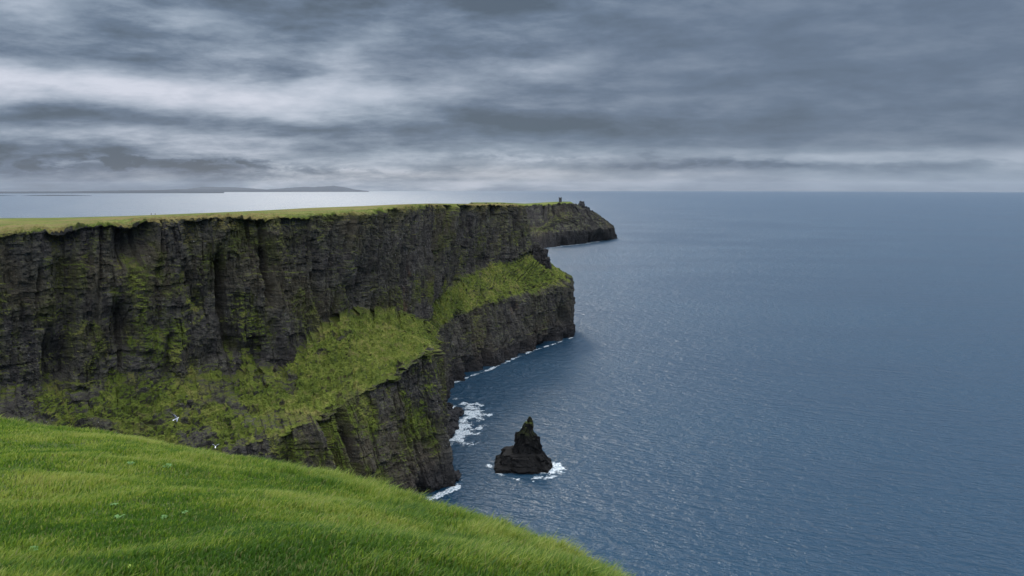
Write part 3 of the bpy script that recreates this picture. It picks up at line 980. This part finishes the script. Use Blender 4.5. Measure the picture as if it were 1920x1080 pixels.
col = t.mix(t.step(nz, .35, .55), rcol, gcol)
bs = t.node('ShaderNodeBsdfPrincipled', {'Base Color': col, 'Roughness': .95, 'Normal': t.bump(n2, .6, .05), 'Specular IOR Level': .2})
t.l.new(bs.outputs[0], out.inputs[0])
link('ground', me, [m], kind='structure', label='grassy cliff-top slope in the foreground', cat='ground')


def fg_sample(ci, ri):
    """bilinear sample of the foreground surface"""
    c0 = np.clip(np.floor(ci).astype(int), 0, FN - 2)
    r0 = np.clip(np.floor(ri).astype(int), 0, len(tv) - 2)
    fc = (ci - c0)[:, None]
    fr = (ri - r0)[:, None]
    a = FGD[r0, c0] * (1 - fc) + FGD[r0, c0 + 1] * fc
    b = FGD[r0 + 1, c0] * (1 - fc) + FGD[r0 + 1, c0 + 1] * fc
    return a * (1 - fr) + b * fr


def build_grass(total):
    r_lo = int(np.searchsorted(tv, 1.3))
    r_hi = int(np.searchsorted(tv, 5.7))
    c_hi = int(FN * .80)
    G = FGD[r_lo:r_hi + 1, :c_hi + 1]
    cen = .25 * (G[:-1, :-1] + G[1:, :-1] + G[:-1, 1:] + G[1:, 1:])
    area = np.linalg.norm(np.cross(G[1:, :-1] - G[:-1, :-1], G[:-1, 1:] - G[:-1, :-1]), axis=2)
    dist = np.linalg.norm(cen[..., :2], axis=2)
    inview = (np.abs(cen[..., 0]) / np.maximum(cen[..., 1], .1) < .80) * .94 + .06
    wgt = area / dist ** 1.25 * inview
    pr = (wgt / wgt.sum()).ravel()
    cell = RNG.choice(len(pr), size=total, p=pr)
    rr, cc = np.divmod(cell, c_hi)
    root = fg_sample(cc + RNG.random(total), r_lo + rr + RNG.random(total))
    dist = np.linalg.norm(root[:, :2], axis=1)
    X, Y = root[:, 0], root[:, 1]
    tuft = fbm(X / .62, Y / .42, octaves=4, gain=.6)
    big = fbm(X / 2.6 + 5, Y / 2.6, octaves=2)
    # taller towards the seaward edge and to the right
    tall = sstep(dist + 6 * np.clip(X / 4 + 1.0, -1.6, 1.6), 10, 19)
    ln = (.048 + .11 * tall + .05 * np.clip(big + .3, 0, 1)) * np.clip(1 + (.9 + .9 * tall) * tuft, .25, 2.3) * RNG.uniform(.5, 1.45, total)
    ln = np.clip(ln, .025, .38)
    wd = RNG.uniform(.0026, .0056, total) * (1 + dist * .07)
    yaw = RNG.uniform(0, 2 * math.pi, total)
    lean = RNG.uniform(.15, .75, total)
    wind = np.array([.42, .10])
    ldir = np.stack([np.cos(yaw), np.sin(yaw)], 1) * lean[:, None] + wind + .25 * np.stack([tuft, big], 1)
    side = np.stack([-ldir[:, 1], ldir[:, 0], 0 * yaw], 1)
    side /= np.linalg.norm(side, axis=1)[:, None] + 1e-6
    # turn many blades broadside so that they have width from anywhere
    tw = RNG.uniform(-.9, .9, total)[:, None]
    fwd = np.concatenate([ldir, 0 * ldir[:, :1]], 1)
    fwd /= np.linalg.norm(fwd, axis=1)[:, None] + 1e-6
    side = side * np.cos(tw) + fwd * np.sin(tw)
    up = np.array([0, 0, 1.0])
    L2 = ldir[:, :, None][:, :, 0]
    mid = root + np.concatenate([L2 * (ln * .30)[:, None], (ln * .58)[:, None]], 1)
    tip = root + np.concatenate([L2 * (ln * .85)[:, None], (ln * (1.0 - .28 * lean))[:, None]], 1)
    root = root - up * .012
    w3 = side * wd[:, None]
    V = np.stack([root - w3, root + w3, mid - w3 * .8, mid + w3 * .8, tip], 1).reshape(-1, 3)
    b = (np.arange(total) * 5)[:, None]
    F3 = np.concatenate([b + np.array([[0, 1, 3]]), b + np.array([[0, 3, 2]]), b + np.array([[2, 3, 4]])], 1).reshape(-1, 3)
    me = mesh_from('grass', V, F3, 3)
    mid_n = fbm(X / 1.15 + 11, Y / .8, octaves=3)
    hue = np.clip(.50 - .30 * sstep(8.5 - dist, -2, 2.5) + .75 * big + .65 * mid_n + .45 * tuft + RNG.normal(0, .26, total), 0, 1)  # nearest blades toned darker: shade close to the viewer put into their colour
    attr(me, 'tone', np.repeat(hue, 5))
    dry = (RNG.random(total) < .05 + .12 * np.clip(fbm(X / 1.9 + 30, Y / 1.9, octaves=2) - .05, 0, 1)).astype(np.float32)
    attr(me, 'dry', np.repeat(dry, 5))
    m, t, out = new_mat('grass_blades')
    tone = t.node('ShaderNodeAttribute', attribute_name='tone').outputs['Fac']
    dr = t.node('ShaderNodeAttribute', attribute_name='dry').outputs['Fac']
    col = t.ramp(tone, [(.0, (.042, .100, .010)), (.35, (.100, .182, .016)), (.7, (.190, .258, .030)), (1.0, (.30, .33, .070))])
    col = t.mix(t.math('MULTIPLY', dr, .6), col, (.26, .23, .10))
    bs = t.node('ShaderNodeBsdfPrincipled', {'Base Color': col, 'Roughness': .55, 'Specular IOR Level': .3})
    tr = t.node('ShaderNodeBsdfTranslucent', {'Color': col})
    mx = t.node('ShaderNodeMixShader', {0: .48, 1: bs.outputs[0], 2: tr.outputs[0]})
    t.l.new(mx.outputs[0], out.inputs[0])
    return link('grass', me, [m], kind='stuff', label='short wind-combed green grass covering the foreground slope', cat='grass')


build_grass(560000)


# ------------------------------------------------------------------ broad-leaved weeds in the turf
def leaf_mesh(name, n, rad, seed):
    rnd = random.Random(seed)
    bm = bmesh.new()
    for k in range(n):
        a = 2 * math.pi * k / n + rnd.uniform(-.3, .3)
        L = rad * rnd.uniform(.7, 1.1)
        wd = L * rnd.uniform(.24, .34)
        rise = rnd.uniform(.25, .6)
        prev = None
        for j in range(6):
            f = j / 5
            wj = wd * math.sin(math.pi * min(1, .12 + .86 * f)) ** .8 if j < 5 else wd * .05
            r = L * (.06 + .94 * f)
            z = L * (rise * math.sin(f * 2.2) * .8)
            c = Vector((math.cos(a) * r, math.sin(a) * r, z))
            sd = Vector((-math.sin(a), math.cos(a), 0))
            row = [bm.verts.new(c - sd * wj + Vector((0, 0, wj * .35))), bm.verts.new(c), bm.verts.new(c + sd * wj + Vector((0, 0, wj * .35)))]
            if prev:
                bm.faces.new((prev[0], prev[1], row[1], row[0]))
                bm.faces.new((prev[1], prev[2], row[2], row[1]))
            prev = row
    for f in bm.faces:
        f.smooth = True
    me = bpy.data.meshes.new(name)
    bm.to_mesh(me)
    bm.free()
    return me


M_WEED = plain('weed_leaf', (.085, .16, .05), .95)
M_WEED2 = plain('yellow_weed_leaf', (.20, .26, .05), .8)
WE = [(246, 874, .26, 'small grey-green weed left of the larger one high on the lawn slope'),
      (312, 880, .34, 'larger grey-green weed in the turf under the flying gull'),
      (212, 953, .18, 'small bright weed leaf above the broad dock at lower left'),
      (224, 978, .24, 'broad grey-green dock weed at lower left of the turf'),
      (309, 977, .20, 'round-leaved weed right of the broad dock'),
      (348, 967, .15, 'single small weed farthest right in the turf'),
      (66, 1038, .18, 'grey-green weed in the bottom left corner of the turf'),
      (240, 1070, .12, 'yellow-green leaf at the bottom edge of the turf')]
VR = FGD.reshape(-1, 3)
_u = VR[:, 0] / np.maximum(VR[:, 1], .1)
for i, (px, py, rad, lab) in enumerate(WE):
    # where the line of sight to that spot meets the turf
    best, pt = 1e9, None
    for Yd in np.linspace(4.6, 20, 400):
        p = P(px, py, Yd)
        j = np.argmin((VR[:, 0] - p[0]) ** 2 + (VR[:, 1] - p[1]) ** 2) if False else None
        d = None
        break
    dirp = P(px, py, 1.0) - np.array([0, 0, H])
    rel = VR - np.array([0, 0, H])
    tt = rel @ dirp / (dirp @ dirp)
    dd = np.linalg.norm(rel - tt[:, None] * dirp, axis=1) + np.where((tt > 3) & (tt < 25), 0, 1e6)
    pt = VR[np.argmin(dd)]
    o = link('weed', leaf_mesh('weed', 9 if rad > .15 else 5, rad * .27, i), [M_WEED2 if i == 7 else M_WEED],
             label=lab, cat='weed', group='broad-leaved weeds in the turf')
    o.location = (pt[0], pt[1], pt[2] + .03)
    o.rotation_euler = (.12, 0, i * 1.3)


# ------------------------------------------------------------------ watchtower on the far headland
def box(bm, x0, x1, y0, y1, z0, z1, taper=0):
    vs = [bm.verts.new(q) for q in ((x0, y0, z0), (x1, y0, z0), (x1, y1, z0), (x0, y1, z0),
                                    (x0 + taper, y0 + taper, z1), (x1 - taper, y0 + taper, z1), (x1 - taper, y1 - taper, z1), (x0 + taper, y1 - taper, z1))]
    for f in ((0, 3, 2, 1), (4, 5, 6, 7), (0, 1, 5, 4), (1, 2, 6, 5), (2, 3, 7, 6), (3, 0, 4, 7)):
        bm.faces.new([vs[i] for i in f])


def bm_obj(name, bm, mat, parent=None, **kw):
    bmesh.ops.recalc_face_normals(bm, faces=bm.faces)
    me = bpy.data.meshes.new(name)
    bm.to_mesh(me)
    bm.free()
    return link(name, me, [mat], parent, **kw)


M_TOWER = stone_material('tower_stone', (.045, .043, .045), (.095, .09, .085), .8)
M_DARK = plain('dark_opening', (.008, .008, .009), .9)
r0 = int(np.searchsorted(HTV, 4.0))
Q = HG[:, r0:].reshape(-1, 3)
tp = P(1050.5, 378, 2310)
q = Q[np.argmin((Q[:, 0] - tp[0]) ** 2 + (Q[:, 1] - tp[1]) ** 2)]
tower = bpy.data.objects.new('watchtower', None)
C.objects.link(tower)
tower.location = (tp[0], tp[1], q[2] - .5)
tower['label'] = 'small square stone watchtower standing on top of the far headland'
tower['category'] = 'tower'
bm = bmesh.new()
box(bm, -4.4, 4.4, -4.4, 4.4, -2, 13.5, .35)
bm_obj('wall', bm, M_TOWER, tower)
bm = bmesh.new()
box(bm, -4.7, 4.7, -4.7, 4.7, 13.5, 14.6)
for sx in (-1, 1):
    for sy in (-1, 1):
        box(bm, sx * 4.0 - .7, sx * 4.0 + .7, sy * 4.0 - .7, sy * 4.0 + .7, 14.6, 16.2 if sx * sy > 0 else 15.4)
bm_obj('parapet', bm, M_TOWER, tower)
bm = bmesh.new()
box(bm, -.8, .8, -4.46, -4.0, 8.2, 10.2)
bm_obj('window', bm, M_DARK, tower)


# ------------------------------------------------------------------ gulls
M_WHITE = plain('gull_white', (.78, .78, .77), .7)
M_GREY = plain('gull_grey', (.28, .30, .33), .7)
M_BLACK = plain('gull_black', (.02, .02, .022), .7)
M_BEAK = plain('gull_beak', (.60, .42, .06), .5)


def gull_mesh(l_up, r_up, spread=1.0):
    """one continuous bird along +X (head), wings along +-Y; *_up are wing angles"""
    bm = bmesh.new()
    prof = [(-.34, .012, 0), (-.27, .035, .0), (-.16, .062, -.005), (0, .082, -.01), (.12, .074, .0), (.19, .048, .018), (.235, .045, .032), (.275, .036, .034), (.30, .016, .026), (.345, .004, .016)]
    rings = []
    nseg = 12
    for x_, r_, z_ in prof:
        rings.append([bm.verts.new((x_, math.cos(2 * math.pi * k / nseg) * r_ * 1.05, z_ + math.sin(2 * math.pi * k / nseg) * r_)) for k in range(nseg)])
    faces = []
    for i in range(len(rings) - 1):
        for k in range(nseg):
            f = bm.faces.new((rings[i][k], rings[i][(k + 1) % nseg], rings[i + 1][(k + 1) % nseg], rings[i + 1][k]))
            f.material_index = 3 if i >= 8 else 0
    bm.faces.new(rings[0][::-1])
    bm.faces.new(rings[-1])
    # tail fan
    tl = [bm.verts.new(v) for v in ((-.28, .03, .006), (-.47, .085, .004), (-.48, 0, .006), (-.47, -.085, .004), (-.28, -.03, .006), (-.3, 0, .014))]
    for a_ in ((0, 1, 5), (1, 2, 5), (2, 3, 5), (3, 4, 5)):
        bm.faces.new([tl[i] for i in a_])
    for sgn, ang in ((1, l_up), (-1, r_up)):
        ca, sa = math.cos(ang), math.sin(ang)
        sta = [(.05, .14, -.12, 0), (.24, .17, -.11, .05), (.40, .11, -.10, .03), (.56, .03, -.11, -.02), (.68, -.06, -.13, -.06), (.76, -.16, -.17, -.08)]
        prev = None
        for j, (sp, le, te, lift) in enumerate(sta):
            sp *= spread
            y_, z_ = sp * ca - lift * sa, sp * sa + lift * ca
            th = .016 * (1 - j / 6.5)
            row = [bm.verts.new((le, sgn * y_, z_ + .02)), bm.verts.new((.5 * (le + te) + .02, sgn * y_, z_ + .02 + th)), bm.verts.new((te, sgn * y_, z_ + .018)), bm.verts.new((.5 * (le + te), sgn * y_, z_ + .02 - th * .6))]
            if prev:
                for q_ in range(4):
                    f = bm.faces.new((prev[q_], prev[(q_ + 1) % 4], row[(q_ + 1) % 4], row[q_]))
                    f.material_index = 2 if j == 5 else (1 if q_ < 2 else 0)
            prev = row
        f = bm.faces.new(prev)
        f.material_index = 2
    bmesh.ops.recalc_face_normals(bm, faces=bm.faces)
    for f in bm.faces:
        f.smooth = True
    me = bpy.data.meshes.new('seagull')
    bm.to_mesh(me)
    bm.free()
    return me


def gull(px, py, Y, rot, ups, label, z=None):
    o = link('seagull', gull_mesh(*ups), [M_WHITE, M_GREY, M_BLACK, M_BEAK], label=label, cat='seagull', group='seagulls on the wing')
    o.location = P(px, py, Y) if z is None else sea(px, py, z)
    o.rotation_euler = rot
    return o


gull(331, 785, 92, (.75, -.35, .5), (1.05, .5), 'white seagull flying with a raised wing in front of the green cliff slope')
gull(404, 838, 105, (.2, 0, 1.9), (.7, .9), 'small seagull skimming just above the foreground grass edge')
gull(1115, 866, 0, (.3, 0, .4), (.5, .6), 'dark speck of a seagull low over the water right of the sea stack', z=3.0)


# ------------------------------------------------------------------ two walkers on the plateau
def skin_body(name, joints, bones, mat, parent=None, **kw):
    me = bpy.data.meshes.new(name)
    me.from_pydata([j[:3] for j in joints], bones, [])
    o = link(name, me, [mat], parent, **kw)
    md = o.modifiers.new('skin', 'SKIN')
    for i, v in enumerate(me.skin_vertices[0].data):
        v.radius = (joints[i][3], joints[i][3] * (joints[i][4] if len(joints[i]) > 4 else 1))
        v.use_root = i == 0
    md2 = o.modifiers.new('sub', 'SUBSURF')
    md2.levels = md2.render_levels = 1
    return o


def person(x, y, rz, jacket, trousers, label):
    p = plateau_z(x, y)
    skin = plain('skin', (.42, .28, .21), .6)
    J = [(0, 0, .95, .13, .8), (0, 0, 1.18, .13, .75), (0, 0, 1.40, .15, .7), (0, 0, 1.50, .06), (0, .01, 1.60, .085), (0, 0, 1.70, .075),
         (.17, 0, 1.40, .055), (.23, .02, 1.13, .045), (.25, .10, .90, .035), (-.17, 0, 1.40, .055), (-.23, .02, 1.13, .045), (-.25, .08, .90, .035),
         (.09, 0, .88, .085), (.10, .03, .48, .06), (.10, -.04, .07, .045), (.10, .11, .04, .04), (-.09, 0, .88, .085), (-.10, -.02, .48, .06), (-.10, -.12, .07, .045), (-.10, .03, .04, .04)]
    B = [(0, 1), (1, 2), (2, 3), (3, 4), (4, 5), (2, 6), (6, 7), (7, 8), (2, 9), (9, 10), (10, 11), (0, 12), (12, 13), (13, 14), (14, 15), (0, 16), (16, 17), (17, 18), (18, 19)]
    o = skin_body('person', J, B, skin, label=label, cat='person', group='walkers on the cliff top')
    o.location = p
    o.rotation_euler = (0, 0, rz)
    Jj = [(0, 0, .88, .17, .8), (0, 0, 1.18, .155, .8), (0, 0, 1.40, .17, .75), (.18, 0, 1.40, .075), (.23, .02, 1.13, .065), (.25, .09, .95, .055), (-.18, 0, 1.40, .075), (-.23, .02, 1.13, .065), (-.25, .07, .95, .055)]
    skin_body('jacket', Jj, [(0, 1), (1, 2), (2, 3), (3, 4), (4, 5), (2, 6), (6, 7), (7, 8)], plain('jacket', jacket, .8), o)
    Jt = [(0, 0, .95, .15, .85), (.09, 0, .86, .105), (.10, .03, .48, .08), (.10, -.04, .10, .065), (-.09, 0, .86, .105), (-.10, -.02, .48, .08), (-.10, -.12, .10, .065)]
    skin_body('trousers', Jt, [(0, 1), (1, 2), (2, 3), (0, 4), (4, 5), (5, 6)], plain('trousers', trousers, .8), o)
    Jh = [(0, -.02, 1.66, .09), (0, -.02, 1.73, .075)]
    skin_body('hair', Jh, [(0, 1)], plain('hair', (.03, .02, .015), .7), o)
    return o


q1, q2 = P(283.5, 405, 535), P(291.5, 404.5, 535)
person(q1[0], q1[1], .6, (.02, .022, .03), (.02, .02, .022), 'tiny dark walker on the plateau skyline, left of two')
person(q2[0], q2[1], -.4, (.03, .02, .02), (.015, .017, .03), 'tiny dark walker on the plateau skyline, right of two')


# ------------------------------------------------------------------ the air
bm = bmesh.new()
box(bm, -57000, 57000, -57000, 57000, -245, 420)
m, t, out = new_mat('haze_air')
pv = t.node('ShaderNodeVolumePrincipled', {'Color': (.62, .67, .74), 'Density': 0.6e-5, 'Anisotropy': .2})
t.l.new(pv.outputs[0], out.inputs['Volume'])
bm_obj('haze', bm, m, kind='stuff', label='thin blue sea haze over the whole bay', cat='haze')
